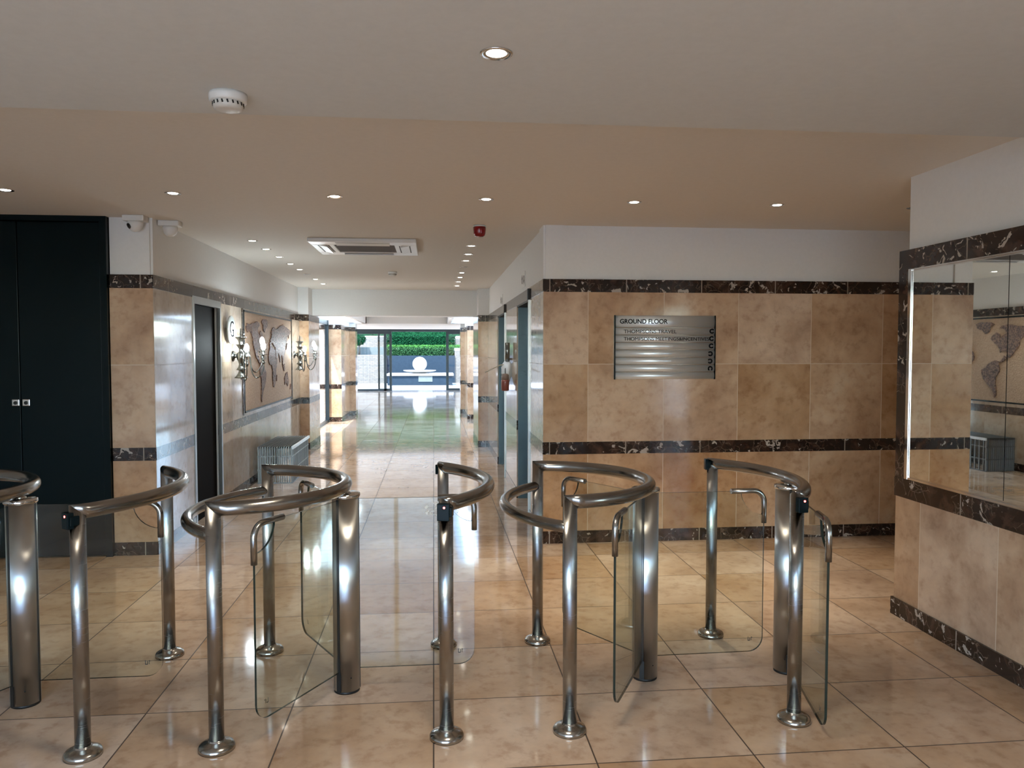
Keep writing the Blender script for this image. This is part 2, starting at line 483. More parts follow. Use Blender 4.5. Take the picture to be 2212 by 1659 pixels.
# solid bodies of the building behind those faces
b = MB()
b.box(-4.6, -2.45, 6.55, 13.45, 0, 2.75).box(-4.6, -2.26, 12.4, 13.45, 0, 2.75).box(-4.6, -2.26, 6.31, 6.55, 0, 2.75)
b.box(-2.5, -2.3, 6.3, 12.5, 0, 2.75)
struct(b.build('wall_left_core', PAINT))
b = MB(); b.box(1.1, 4.6, 6.34, 13.9, 0, 2.75)
struct(b.build('wall_right_core', PAINT))
# corridor pillars
def pillar(name, x0, x1, y0, y1, tm=W_PIL, mm=MARB3):
    w = MB().box(x0, x1, y0, y1, 0, 2.6, 0)
    e = .004
    for z0, z1 in ((.1, ZB0), (ZB1, ZT0)): w.box(x0 - e, x1 + e, y0 - e, y1 + e, z0, z1, 1)
    struct(w.build('pillar_' + name, [PAINT, tm]))
    t = MB()
    for z0, z1 in ((ZB0, ZB1), (ZT0, ZT1)): t.box(x0 - e - .002, x1 + e + .002, y0 - e - .002, y1 + e + .002, z0, z1)
    ntrim[0] += 1; struct(t.build('trim_%d' % ntrim[0], mm))
    struct(MB().box(x0 - e - .004, x1 + e + .004, y0 - e - .004, y1 + e + .004, 0, .1).build('baseboard_' + name, mm))
pillar('near_left', -2.3, -1.94, 12.4, 13.5)
pillar('near_right', .707, 1.2, 12.4, 13.9)
pillar('mid_left', -2.275, -2.0, 17.18, 18.9)
pillar('mid_right', .757, .885, 17.57, 19.15)
pillar('far_left', -3.4, -1.865, 18.9, 19.3)
pillar('far_right', .655, 1.6, 19.15, 19.5)
for k, X in enumerate((-3.5, 1.7)):  # unseen side glazing, added to let more daylight onto the far floor
    b = MB()
    for i in range(6): b.box(X - .04, X + .04, 19.4 + i * 2.18, 19.48 + i * 2.18, 0, 2.3)
    b.box(X - .04, X + .04, 19.4, 30.4, 0, .06).box(X - .04, X + .04, 19.4, 30.4, 2.15, 2.3)
    w = struct(b.build('window_%d' % (5 + k), FRAMEBLK))
    for i in range(5): MB().box(X - .005, X + .005, 19.48 + i * 2.18, 21.58 + i * 2.18, .06, 2.15).build('pane', WGLASS, w)
# pale brick wall of the light court with its own marble bands
w = MB().box(-5.2, -2.28, 17.2, 17.5, -.05, 3.2); struct(w.build('wall_light_court', BRICKW))
t = MB().box(-5.2, -2.28, 17.19, 17.21, ZB0, ZB1).box(-5.2, -2.28, 17.19, 17.21, ZT0, ZT1); ntrim[0] += 1; struct(t.build('trim_%d' % ntrim[0], MARB3))
# mirror wall
clad = MB()
MW = 2.68
clad.box(MW + .035, 4.4, -2.7, 4.235, 0, 2.75, 0)
clad.box(MW, MW + .05, -2.6, 4.262, .1, .70, 1)
clad.box(MW + .02, MW + .06, -2.6, 4.26, .7, 2.1, 1)
struct(clad.build('wall_mirror', [PAINT, W_MIR]))
t = MB()
t.box(MW - .004, MW + .05, -2.6, 4.268, 2.0, 2.112); t.box(MW - .006, MW + .05, -2.6, 4.27, .70, .808)
t.box(MW - .004, MW + .05, 4.165, 4.268, .808, 2.0)
ntrim[0] += 1; struct(t.build('trim_%d' % ntrim[0], MARB2))
struct(MB().box(MW - .012, MW + .05, -2.6, 4.275, 0, .1).build('baseboard_mirror', MARB2))
# the rest of the lobby
struct(MB().box(4.2, 4.5, 4.2, 6.4, 0, 2.75).build('wall_right', PAINT))
struct(MB().box(-4.6, -4.3, -2.7, 6.4, 0, 2.75).build('wall_left', PAINT))
FY = -2.6; FX0, FX1 = -3.3, .95
b = MB()
b.box(-4.6, FX0, FY - .15, FY + .05, 0, 2.75).box(FX1, 4.6, FY - .15, FY + .05, 0, 2.75).box(FX0 - .1, FX1 + .1, FY - .15, FY + .05, 2.41, 2.75)
struct(b.build('wall_front', PAINT))
b = MB()
xs = [FX0 + (FX1 - FX0 - .05) * i / 3 for i in range(4)]
for x in xs: b.box(x, x + .05, FY - .06, FY, 0, 2.41)
b.box(FX0, FX1, FY - .06, FY, 2.36, 2.41).box(FX0, FX1, FY - .06, FY, 0, .06)
wf = struct(b.build('window_1', FRAMEBLK))
for x, x2 in zip(xs, xs[1:]): MB().box(x + .05, x2, FY - .035, FY - .025, .06, 2.36).build('pane', WGLASS, wf)
struct(MB().box(-14, 12, -22, FY - .15, -.05, -.02).build('bounce_slab', BOUNCE))  # unseen pale ground, added to bounce daylight up to the ceilings
# left light-court glazing
b = MB()
b.box(-2.34, -2.26, 13.5, 13.58, 0, 2.2).box(-2.34, -2.26, 17.1, 17.18, 0, 2.2).box(-2.33, -2.27, 13.58, 17.1, 0, .05).box(-2.33, -2.27, 13.58, 17.1, 2.1, 2.2)
w2 = struct(b.build('window_2', FRAMEBLK)); MB().box(-2.305, -2.295, 13.58, 17.1, .05, 2.1).build('pane', WGLASS, w2)
b = MB()
b.box(1.1, 1.18, 13.9, 13.98, 0, 2.2).box(1.1, 1.18, 17.5, 17.58, 0, 2.2).box(1.11, 1.17, 13.98, 17.5, 0, .05).box(1.11, 1.17, 13.98, 17.5, 2.1, 2.2)
w3 = struct(b.build('window_3', FRAMEBLK)); MB().box(1.135, 1.145, 13.98, 17.5, .05, 2.1).build('pane', WGLASS, w3)
struct(MB().box(.885, 1.6, 17.57, 19.15, 0, 2.7).build('wall_court_right', PAINT))
# far entrance: fixed panes and sliding leaves in a dark frame
GY = 30.4
def fx(px): return (px - 937) * GY / F
def fz(py): return H - (py - 758) * GY / F
b = MB()
b.box(-3.4, 1.6, GY - .05, GY + .1, fz(717), 2.42)
b.box(-3.4, fx(847), GY - .03, GY + .05, fz(722), fz(717)); b.box(fx(965), 1.6, GY - .03, GY + .05, fz(722), fz(717))
b.box(fx(831), fx(836.5), GY - .02, GY + .08, 0, fz(717)); b.box(-3.4, fx(836.5), GY - .02, GY + .06, 0, .07); b.box(-3.4, -3.3, GY - .02, GY + .08, 0, 2.2)
fr = struct(b.build('window_4', FRAMEBLK))
MB().box(-3.3, fx(831), GY + .01, GY + .02, .07, fz(722)).build('pane', WGLASS, fr)
d1 = MB().box(fx(842.5), fx(847.5), GY + .1, GY + .16, .0, fz(717)).box(fx(818), fx(842.5), GY + .1, GY + .16, 0, .08).box(fx(818), fx(822), GY + .1, GY + .16, .0, fz(717)).build('door_1', FRAMEBLK); struct(d1)
MB().box(fx(822), fx(842.5), GY + .125, GY + .135, .08, fz(717)).build('pane', WGLASS, d1)
d2 = MB().box(fx(963.3), fx(969), GY + .1, GY + .16, 0, fz(717)).box(fx(969), 1.5, GY + .1, GY + .16, 0, .08).box(1.45, 1.55, GY + .1, GY + .16, 0, fz(717)).build('door_2', FRAMEBLK); struct(d2)
MB().box(fx(969), 1.45, GY + .125, GY + .135, .08, fz(717)).build('pane', WGLASS, d2)

# doors in the corridor walls
b = MB()
b.box(-2.10, -2.072, 7.0, 7.04, 0, 2.02).box(-2.10, -2.072, 7.85, 7.885, 0, 2.02).box(-2.10, -2.072, 7.04, 7.85, 1.955, 2.02)
d3 = struct(b.build('door_3', FRAMEST))
MB().box(-2.2, -2.125, 7.04, 7.85, 0, 1.955).build('door_leaf', DOORBLK, d3)
for k, (ya, yb) in enumerate(((6.98, 8.05), (9.36, 10.5))):
    b = MB()
    b.box(.848, .88, ya - .012, ya + .03, 0, 2.03)
    dl = struct(b.build('door_%d' % (4 + k), FRAMEST))
    MB().box(.842, .89, ya - .02, ya + .034, 2.0, 2.10).build('frame_cap', DARK, dl)
    MB().box(.872, 1.03, yb - .02, yb, 0, 2.0).build('far_jamb', LIFTST, dl)
    MB().box(.99, 1.03, ya + .02, yb - .02, 0, 2.03).build('lift_leaf', LIFTST, dl)
    MB().box(.862, 1.03, ya + .03, yb, 1.99, 2.03).build('head', DARK, dl)

# ------------------------------------------------------------------ black cupboard doors
t = thing('cupboard', 'tall black double-door cupboard built in beside the travertine pillar', 'cupboard', (-3.1, 6.06, 0))
def rel(x0, x1, y0, y1, z0, z1, o): return (x0 - o[0], x1 - o[0], y0 - o[1], y1 - o[1], z0 - o[2], z1 - o[2])
o = (-3.1, 6.06, 0)
MB().box(*rel(-2.445, -2.397, 6.03, 6.3, 0, 2.53, o)).box(*rel(-4.29, -2.445, 6.03, 6.3, 2.49, 2.53, o)).box(*rel(-4.29, -3.98, 6.03, 6.3, 0, 2.49, o)).build('frame', BLACK, t)
for x0, x1, kx in ((-3.975, -3.028, -3.058), (-3.022, -2.45, -2.985)):
    d = MB().box(*rel(x0, x1, 6.045, 6.09, .01, 2.485, o)).build('door', BLACK, t, bevel=.003)
    lk = MB().box(*rel(kx - .026, kx + .026, 6.037, 6.046, 1.135, 1.185, o)).build('lock_plate', CHROME, d, bevel=.006)
    lk['label'] = 'square chrome lock plate'
    MB().lathe([(.013, 0), (.013, .006), (.009, .01), (0, .01)], (kx - o[0], 6.037 - o[1], 1.158), 14, axis=(0, -1, 0)).build('keyhole', RUBBER, d)
# body behind the cupboard doors keeps the daylight out
struct(MB().box(-4.6, -2.38, 6.1, 6.6, 0, 2.75).build('wall_cupboard_back', BLACK))

# ------------------------------------------------------------------ turnstiles
R_T = .0285
def flange(m, x, y):
    m.lathe([(.0685, 0), (.0685, .012), (.064, .020), (.050, .028), (.034, .033), (.0305, .036), (.0305, .040), (0, .040)], (x, y, 0), 32)
def arc_pts(x, y0, y1, sag, n=28):
    """arc from (x,y0) to (x,y1) bulging by SAG in x"""
    c = (y1 - y0) / 2; R = (c * c + sag * sag) / (2 * abs(sag)); s = 1 if sag > 0 else -1
    cx = x + sag - s * R; a = math.asin(min(1, c / R)); ym = (y0 + y1) / 2
    if abs(sag) > c: a = PI - a
    return [(cx + s * R * math.cos(-a + 2 * a * i / n), ym + R * math.sin(-a + 2 * a * i / n)) for i in range(n + 1)]
ZR = .936
def rail_frame(t, x, y0, y1, sag, o):
    """two posts and the curved handrail, mitred together"""
    pts = [V((px - o[0], py - o[1], ZR)) for px, py in arc_pts(x, y0, y1, sag)]
    d0 = (pts[1] - pts[0]).normalized(); d1 = (pts[-1] - pts[-2]).normalized()
    n0 = (d0 + V((0, 0, 1))).normalized(); n1 = (d1 - V((0, 0, 1))).normalized()
    posts = []
    for p, nn in ((pts[0], n0), (pts[-1], n1)):
        m = MB().tube([(p.x, p.y, .02), (p.x, p.y, .5), (p.x, p.y, ZR)], R_T, 24, n1=nn if nn.z > 0 else -nn)
        po = m.build('post', POSTST, t)
        fm = MB(); flange(fm, p.x, p.y); fm.build('base_flange', FLANGE, po)
        posts.append(po)
    MB().tube(pts, R_T, 24, n0=n0, n1=n1).build('handrail', RAILST, t)
    return posts
def column(t, cx, cy, wings, ztop=.885, r=.0595):
    m = MB().lathe([(r, .012), (r, ztop)], (cx, cy, 0), 40)
    co_ = m.build('column', SATIN, t)
    MB().lathe([(r - .002, 0), (r - .002, .012)], (cx, cy, 0), 32).build('foot_ring', RUBBER, co_)
    MB().lathe([(r + .006, ztop), (r + .007, ztop + .006), (r + .006, ztop + .016), (r - .004, ztop + .020), (0, ztop + .020)], (cx, cy, 0), 40).build('cap', CHROME, co_)
    MB().lathe([(.022, ztop + .020), (.022, ztop + .024), (.0145, ztop + .026), (.0145, ZR - .02)], (cx, cy, 0), 24).build('pin', CHROME, co_)
    sl = MB()
    for a in wings:
        ca, sa = math.cos(a), math.sin(a)
        q = [(cx + ca * r * .97 - sa * w, cy + sa * r * .97 + ca * w) for w in (-.0065, .0065)]
        q2 = [(x + ca * .0028, y + sa * .0028) for x, y in q]
        for z0, z1 in ((.012, ztop - .005),):
            sl.prism([(*q[0], z0), (*q[1], z0), (*q2[1], z0), (*q2[0], z0)], (0, 0, z1 - z0))
    a = wings[-1]; ca, sa = math.cos(a), math.sin(a)      # wider notch at the foot of the front slot
    q = [(cx + ca * r * .95 - sa * w, cy + sa * r * .95 + ca * w) for w in (-.011, .011)]
    sl.prism([(*q[0], .012), (*q[1], .012), (q[1][0] + ca * .0046, q[1][1] + sa * .0046, .012), (q[0][0] + ca * .0046, q[0][1] + sa * .0046, .012)], (0, 0, .085))
    # seams and two screws of the two-shell casing
    for a in (wings[0] + 1.05, wings[0] + 3.6):
        ca, sa = math.cos(a), math.sin(a)
        sl.tube([(cx + ca * (r - .001), cy + sa * (r - .001), .02), (cx + ca * (r - .001), cy + sa * (r - .001), ztop - .01)], .0016, 6)
    for a in (-1.15, -2.1):
        ca, sa = math.cos(a), math.sin(a)
        sl.lathe([(.003, -.004), (.003, .0008), (0, .0008)], (cx + ca * r, cy + sa * r, .075), 10, axis=(ca, sa, 0))
    sl.build('slot', RUBBER, co_)
    return co_
def wing(t, cx, cy, ang, R=.58, z0=.10, z1=.875, stick=False):
    ca, sa = math.cos(ang), math.sin(ang)
    def P(s, z, k=0.): return V((cx + ca * s - sa * k, cy + sa * s + ca * k, z))
    pts = [(.058, z0), (R - .07, z0)]
    pts += [(R - .07 + .07 * math.sin(i * PI / 16), z0 + .07 - .07 * math.cos(i * PI / 16)) for i in range(1, 9)]
    pts += [(R, z1 - .115)]
    pts += [(R - .115 * math.sin(i * PI / 16), z1 - .115 * math.cos(i * PI / 16)) for i in range(1, 8)]
    pts += [(R - .115, z1), (.058, z1)]
    th = .010
    off = P(0, 0, th) - P(0, 0, 0)
    g = MB().prism([P(s, z, -th / 2) for s, z in pts], off, 0, 1).build('glass_wing', [GLASS, GEDGE], t)
    rc = .055
    hp = [P(R - .165, z1), P(R - rc, z1)] + [P(R - rc + rc * math.sin(i * PI / 16), z1 - rc + rc * math.cos(i * PI / 16)) for i in range(1, 8)] + [P(R, z1 - rc), P(R, z1 - .155)]
    MB().tube(hp, .0128, 16).build('grip', STEEL, g)
    # maker's tiny mark printed near the lower outer corner
    mk = MB()
    for s0, s1, za, zb in ((-.075, -.072, .055, .073), (-.075, -.064, .053, .0565), (-.066, -.063, .055, .069), (-.059, -.0565, .055, .073), (-.059, -.052, .068, .0705)):
        for k in (-th / 2 - .0006,):
            mk.quad([P(R + s0, z0 + za, k), P(R + s1, z0 + za, k), P(R + s1, z0 + zb, k), P(R + s0, z0 + zb, k)])
    mk.build('printed_mark', simple('mark_ink', (.03, .03, .03), .5), g)
    if stick:
        q = [(.43 + .085 * math.cos(a) * (1 - .25 * math.sin(a)), z1 - .052 + .034 * math.sin(a)) for a in [2 * PI * i / 22 for i in range(22)]]
        s_ = MB().prism([P(s, z, -th / 2 - .0012) for s, z in q], P(0, 0, .001) - P(0, 0, 0)).build('clear_sticker', STICK, g)
        s_['label'] = 'crinkled clear leaf-shaped sticker'
    return g
def make_stick():
    m = bpy.data.materials.new('clear_film'); m.use_nodes = True; nt = m.node_tree; nt.nodes.clear()
    o = N(nt, 'ShaderNodeOutputMaterial'); mx = N(nt, 'ShaderNodeMixShader'); t = N(nt, 'ShaderNodeBsdfTransparent')
    d = N(nt, 'ShaderNodeBsdfPrincipled'); d.inputs['Base Color'].default_value = (.75, .75, .70, 1); d.inputs['Roughness'].default_value = .2
    tc = N(nt, 'ShaderNodeTexCoord')
    n = noise(nt, tc.outputs['Object'], 42., 3, .5, 1.5)
    nt.links.new(M(nt, 'MULTIPLY', M(nt, 'GREATER_THAN', n, .55), .45), mx.inputs[0])
    nt.links.new(t.outputs[0], mx.inputs[1]); nt.links.new(d.outputs[0], mx.inputs[2]); nt.links.new(mx.outputs[0], o.inputs[0])
    return m
STICK = make_stick()
Y0, Y1, YM = 3.05, 4.03, 3.535
TL = ['three-winged glass turnstile in front of the black cupboard, cut off by the picture edge',
      'three-winged glass turnstile standing in line with the slatted bench',
      'three-winged glass turnstile standing in line with the floor directory sign']
for i, xp in enumerate((-2.225, -.843, .541)):
    cx = xp + .444; oo = (cx, YM, 0)
    t = thing('turnstile', TL[i], 'turnstile', oo, 'glass-winged turnstiles')
    ps = rail_frame(t, xp, Y0, Y1, .444, oo)
    rp = [V((px - cx, py - YM, .832)) for px, py in arc_pts(xp, Y0, Y1, -.218)]
    MB().tube(rp, .024, 20).build('lower_rail', RAILST, t)
    ws = [0, math.radians(119), math.radians(-120)]
    if i == 2: ws = [math.radians(1), math.radians(122), math.radians(-117.5)]
    column(t, 0, 0, ws)
    for a in ws: wing(t, 0, 0, a, stick=(i == 1 and a == 0))
def reader(post, x, y, z, o, face=(0, -1), led=True, w=.044, h=.062, d=.02):
    """small black card reader strapped to a post; FACE: the way it looks"""
    f2 = V((face[0], face[1], 0)).normalized(); s = V((-f2.y, f2.x, 0)); c = V((x - o[0], y - o[1], z))
    m = MB()
    q = [c + f2 * R_T * .8 - s * w / 2, c + f2 * R_T * .8 + s * w / 2, c + f2 * (R_T + d) + s * w / 2, c + f2 * (R_T + d) - s * w / 2]
    m.prism([V((p.x, p.y, z - h / 2)) for p in q], (0, 0, h))
    m.prism([c + f2 * (R_T * .2) + s * (w * .38) + V((0, 0, -.018)), c + f2 * (R_T + d * .6) + s * (w * .38) + V((0, 0, -.018)), c + f2 * (R_T + d * .6) + s * (w * .66) + V((0, 0, -.018)), c + f2 * (R_T * .2) + s * (w * .66) + V((0, 0, -.018))], (0, 0, .036))
    r = m.build('card_reader', BLACK, post, bevel=.003); r['label'] = 'small black card reader'
    if led:
        l = MB().lathe([(.0042, 0), (.0042, .0012), (.002, .002), (0, .002)], c + f2 * (R_T + d) + V((0, 0, h * .28)) + s * .004, 12, axis=f2).build('indicator_light', LED, r)
        l['label'] = 'glowing red indicator light'
    return r
GL = ['curved steel guide rail with card reader between the black cupboard and the bench',
      'curved steel guide rail with card reader in front of the open corridor',
      'curved steel guide rail with card reader closest to the mirror wall']
for i, xp in enumerate((-1.336, .045, 1.488)):
    oo = (xp, YM, 0)
    t = thing('guide_rail', GL[i], 'barrier', oo, 'curved guide rails')
    ps = rail_frame(t, xp, Y0, Y1, .20 if i < 2 else .19, oo)
    if i == 0: reader(ps[0], xp, Y0, .908, oo, (-.85, -1))
    if i == 1:
        reader(ps[0], xp, Y0, .913, oo, (-.25, -1), h=.068, w=.050)
        reader(ps[1], xp, Y1, .925, oo, (-1, .5), led=False, w=.036, h=.05, d=.008)
    if i == 2:
        reader(ps[0], xp, Y0, .912, oo, (.12, -1))
        reader(ps[1], xp, Y1, .932, oo, (-1, .1), led=False, w=.036, h=.058, d=.014)
CG = (1.683, 3.54)
t = thing('swing_gate', 'single glass swing gate on a steel column beside the mirror wall', 'gate', (*CG, 0))
column(t, 0, 0, [math.radians(-103)])
wing(t, 0, 0, math.radians(-103), R=.70, z0=.045)

# ------------------------------------------------------------------ directory sign
SX0, SX1, SY = 1.437, 2.252, 6.1
t = thing('directory_sign', 'silver ground floor directory board of curved slats on the tiled wall', 'sign', (SX0, SY, 1.312))
WD = SX1 - SX0
def slat(z0, z1, dep):
    n = 12; pr = [(0, z0 + .002)]
    pr += [(-.008 - dep * math.sin(PI * i / n) ** .8, z0 + .002 + (z1 - z0 - .004) * i / n) for i in range(n + 1)]
    pr += [(0, z1 - .002)]
    m = MB(); a = [m.bm.verts.new((0, y, z)) for y, z in pr]; c = [m.bm.verts.new((WD, y, z)) for y, z in pr]
    for k in range(len(pr)):
        f = m.bm.faces.new((a[k], a[(k + 1) % len(pr)], c[(k + 1) % len(pr)], c[k])); f.smooth = 1 <= k < len(pr) - 2
    m.bm.faces.new(a[::-1]); m.bm.faces.new(c)
    return m
HT = .512; hh = .098; sh = (HT - hh) / 7
hd = slat(HT - hh, HT, .012).build('header_slat', ALU, t)
text_mesh('GROUND FLOOR', .050, 'lettering', INK, hd, (.036, -.0215, HT - .066), FACE_Y, width=.39, depth=.0008, bold=.0010)
slats = []
for i in range(7):
    z1 = HT - hh - i * sh
    s = slat(z1 - sh, z1, .012).build('slat', ALU, t); slats.append((s, z1))
for i, (tx, wd) in enumerate((('THOMPSONS TRAVEL', .43), ('THOMPSONS MEETINGS&INCENTIVES', .70))):
    s, z1 = slats[i]
    text_mesh(tx, .040, 'lettering', INK, s, (.068, -.0215, z1 - .045), FACE_Y, width=wd, depth=.0008)
for i, rz in enumerate((0, 0, 0, PI, PI, -PI / 2)):
    s, z1 = slats[i]
    text_mesh('C', .048, 'block_letter', INK, s, (.788 - .002 * i, -.0222, z1 - sh / 2), FACE_Y, depth=.001, bold=.0032, rz=rz, align='CENTER')
MB().box(-.008, 0, -.022, 0, 0, HT).build('side_edge', BLACK, t); MB().box(WD, WD + .008, -.022, 0, 0, HT).build('side_edge', BLACK, t)

# ------------------------------------------------------------------ mirror
t = thing('wall_mirror_panel', 'large wall mirror of joined panes framed in dark marble', 'mirror', (MW, 2.6, 1.42))
o = (MW, 2.6, 1.42)
ys = [4.140, 3.397, 2.64, 1.88, 1.12]
for a, c in zip(ys, ys[1:]):
    MB().box(*rel(MW - .006, MW + .02, c + .0025, a - .0025, .832, 1.985, o)).build('mirror_pane', MIRROR, t)
MB().box(*rel(MW + .0, MW + .02, 1.12, 4.14, .83, 1.99, o)).build('backing', DARK, t)
fm = MB()
for k in (0, .012):
    fm.box(*rel(MW - .012 + k * .5, MW + .02, 1.1, 4.166 - k, 1.985 + (.0 if k else .008), 2.0 - k * .3, o)).box(*rel(MW - .012 + k * .5, MW + .02, 1.1, 4.166 - k, .812 + k, .832 - (.0 if k else .008), o))
fm.box(*rel(MW - .014, MW + .02, 4.140, 4.166, .812, 2.0, o))
fm.build('frame', CHROME, t)

# ------------------------------------------------------------------ ceiling fittings
def downlight_proto(lit, name='downlight'):
    t = thing(name, 'x', 'downlight')
    MB().lathe([(.030, -.0005), (.046, -.004), (.0485, -.003), (.050, 0)], (0, 0, 0), 28).build('trim_ring', CHROME, t)
    MB().lathe([(.0, -.0035), (.026, -.0035), (.031, -.001)], (0, 0, 0), 24).build('lamp', DLIT if lit else DOFF, t)
    return t
PL = downlight_proto(True); PD = downlight_proto(False)
index_kids()
NUM = ['first', 'second', 'third', 'fourth', 'fifth', 'sixth', 'seventh', 'eighth', 'ninth']
first = {True: PL, False: PD}; used = {True: False, False: False}
def put_light(x, y, z, lit, label, group, power=0., scale=1., spot=None, soft=.03):
    p = first[lit]
    t = p if not used[lit] else copy_tree(p)
    used[lit] = True
    t.location = (x, y, z); tag(t, label, 'downlight', group); t.scale = (scale,) * 3
    if power:
        l = bpy.data.lights.new('downlight_beam', 'SPOT'); l.energy = power; l.spot_size = math.radians(spot or (66 if y < 6 else 95)); l.spot_blend = .6 if y < 6 else 1.
        l.color = (1., .88, .70) if y < 6 else (.97, 1., 1.); l.shadow_soft_size = soft
        lo = bpy.data.objects.new('downlight_beam', l); COL.objects.link(lo); lo.location = (x, y, z - .02)
    return t
PWR = 42.
for i, (x, lit) in enumerate(((-2.62, 1), (-1.626, 1), (-.627, 1), (.345, 1), (1.333, 1), (2.323, 1))):
    put_light(x, 5.12, ZC, True, NUM[i] + ' lit downlight from the cupboard side in the row across the lobby', 'downlights across the lobby ceiling', PWR * (2.6 if x > 1 else 1.1))
put_light(3.31, 5.12, ZC, False, 'unlit downlight half hidden behind the mirror wall corner', 'unlit downlights')
put_light(2.66, 4.33, ZC, False, 'unlit downlight right at the top corner of the mirror wall', 'unlit downlights') if False else None
for i, y in enumerate((7.24, 7.82, 8.45, 9.11, 9.72, 10.29, 11.0, 11.75)):
    lit = i != 5
    put_light(-1.62, y, ZC, lit, (NUM[i] + ' downlight from the front in the row along the map wall') if lit else 'unlit downlight in the row along the map wall', 'downlights along the map wall' if lit else 'unlit downlights', PWR * .42 if lit else 0)
for i, y in enumerate((7.38, 8.02, 8.6, 9.26, 9.92, 10.54, 11.2, 11.9)):
    lit = i != 3
    put_light(.357, y, ZC, lit, (NUM[i] + ' downlight from the front in the row along the lift wall') if lit else 'unlit downlight in the row along the lift wall', 'downlights along the lift wall' if lit else 'unlit downlights', PWR * .42 if lit else 0)
put_light(.188, 2.334, ZN, True, 'large lit downlight alone in the lower grey ceiling closest to the viewer', None, PWR * 3., spot=120, soft=.25)
for x, y in ((-1.6, .4), (.3, -.6), (1.7, .9), (-2.9, -1.2)):  # unseen fill downlights, added to brighten the lobby
    l = bpy.data.lights.new('lobby_fill', 'SPOT'); l.energy = PWR; l.spot_size = math.radians(90); l.spot_blend = .7; l.color = (1., .97, .94); l.shadow_soft_size = .03
    t = copy_tree(PL); t.location = (x, y, ZN)
    tag(t, 'unseen fill downlight added to the lower ceiling above and behind the viewer', 'downlight', 'added fill lights behind the viewer')
    lo = bpy.data.objects.new('lobby_fill', l); COL.objects.link(lo); lo.location = (x, y, ZN - .02)

def detector(x, y, z, label, s=1.):
    t = thing('smoke_detector', label, 'smoke detector', (x, y, z), 'ceiling smoke detectors'); t.scale = (s,) * 3
    MB().lathe([(.062, 0), (.064, -.010), (.062, -.026), (.058, -.030), (.030, -.030)], (0, 0, 0), 36).build('base', PLASTIC, t)
    MB().lathe([(.049, -.028), (.050, -.034), (.050, -.044), (.047, -.052), (.035, -.056), (0, -.057)], (0, 0, 0), 36).build('chamber', PLASTIC2, t)
    m = MB()
    for k in range(18):
        a = 2 * PI * k / 18; m.tube([(.0500 * math.cos(a), .0500 * math.sin(a), -.032), (.0503 * math.cos(a + .06), .0503 * math.sin(a + .06), -.042)], .003, 6)
    m.build('vent_slots', DARK, t)
detector(-.698, 2.79, ZN, 'white smoke detector hanging at the edge of the lower ceiling')
detector(-.509, 9.89, ZC, 'small white smoke detector on the corridor ceiling beyond the air conditioner', .9)
t = thing('fire_alarm_sounder', 'red fire alarm sounder hanging from the ceiling near the corridor mouth', 'fire alarm', (.364, 6.19, ZC))
MB().lathe([(.047, 0), (.052, -.006), (.052, -.012)], (0, 0, 0), 32).build('mounting_ring', PLASTIC, t)
MB().lathe([(.050, -.012), (.050, -.030), (.047, -.062), (.040, -.080), (.026, -.088), (0, -.089)], (0, 0, 0), 32).build('sounder_body', RED, t)

o = (-.625, 7.45, ZC)
t = thing('ceiling_air_conditioner', 'white ceiling cassette air conditioner with a brown centre grille', 'air conditioner', o)
x0, x1, y0, y1 = -.475, .475, -.47, .47
m = MB()   # shallow tray with a bevelled rim
g = .27
for a, c, d, e in ((x0, x1, y0, -g), (x0, x1, g, y1), (x0, -g, -g, g), (g, x1, -g, g)):
    m.box(a, c, d, e, -.035, 0)
m.build('panel', PLASTIC, t, bevel=.008)
MB().box(-g, g, -g, g, -.026, -.01).build('intake_grille', GRILLE, t)
rb = MB()
for k in range(14): rb.box(-g, g, -g + .02 + k * .038, -g + .026 + k * .038, -.030, -.025)
rb.build('grille_bars', GRILLE, t)
for ang in range(4):
    lo = MB()
    a = ang * PI / 2; R_ = Matrix.Rotation(a, 3, 'Z')
    for (xa, xb, ya, yb, z) in ((-.235, .235, -.40, -.33, -.043),):
        lo.prism([R_ @ V(p) for p in ((xa, ya, -.036), (xb, ya, -.036), (xb, yb, -.050), (xa, yb, -.050))], (0, 0, .012))
    lo.build('louvre', PLASTIC, t)
    gp = MB()
    for ya in (-.415, -.322): gp.prism([R_ @ V(p) for p in ((-.24, ya, -.0362), (.24, ya, -.0362), (.24, ya + .01, -.0362), (-.24, ya + .01, -.0362))], (0, 0, .001))
    gp.build('air_slot', DARK, t)

for k, (loc, lab, fx_) in enumerate((((-2.175, 6.0, ZC), 'white dome camera with visible lens at the pillar top, closer to the cupboard', -1), ((-2.0, 6.22, ZC), 'white dome camera at the corridor side of the pillar top', 1))):
    t = thing('security_camera', lab, 'camera', loc, 'ceiling dome cameras')
    MB().box(-.075, .075, -.055, .055, -.042, 0).build('mount', PLASTIC, t, bevel=.006)
    MB().lathe([(.052, -.040), (.055, -.055), (.052, -.075), (.042, -.098), (.024, -.113), (0, -.118)], (0, 0, 0), 28).build('dome', PLASTIC, t)
    if k == 0:
        l = MB().lathe([(.021, -.004), (.021, .002), (0, .004)], (-.034, -.036, -.080), 18, axis=V((-.62, -.62, -.42))).build('lens', RUBBER, t)

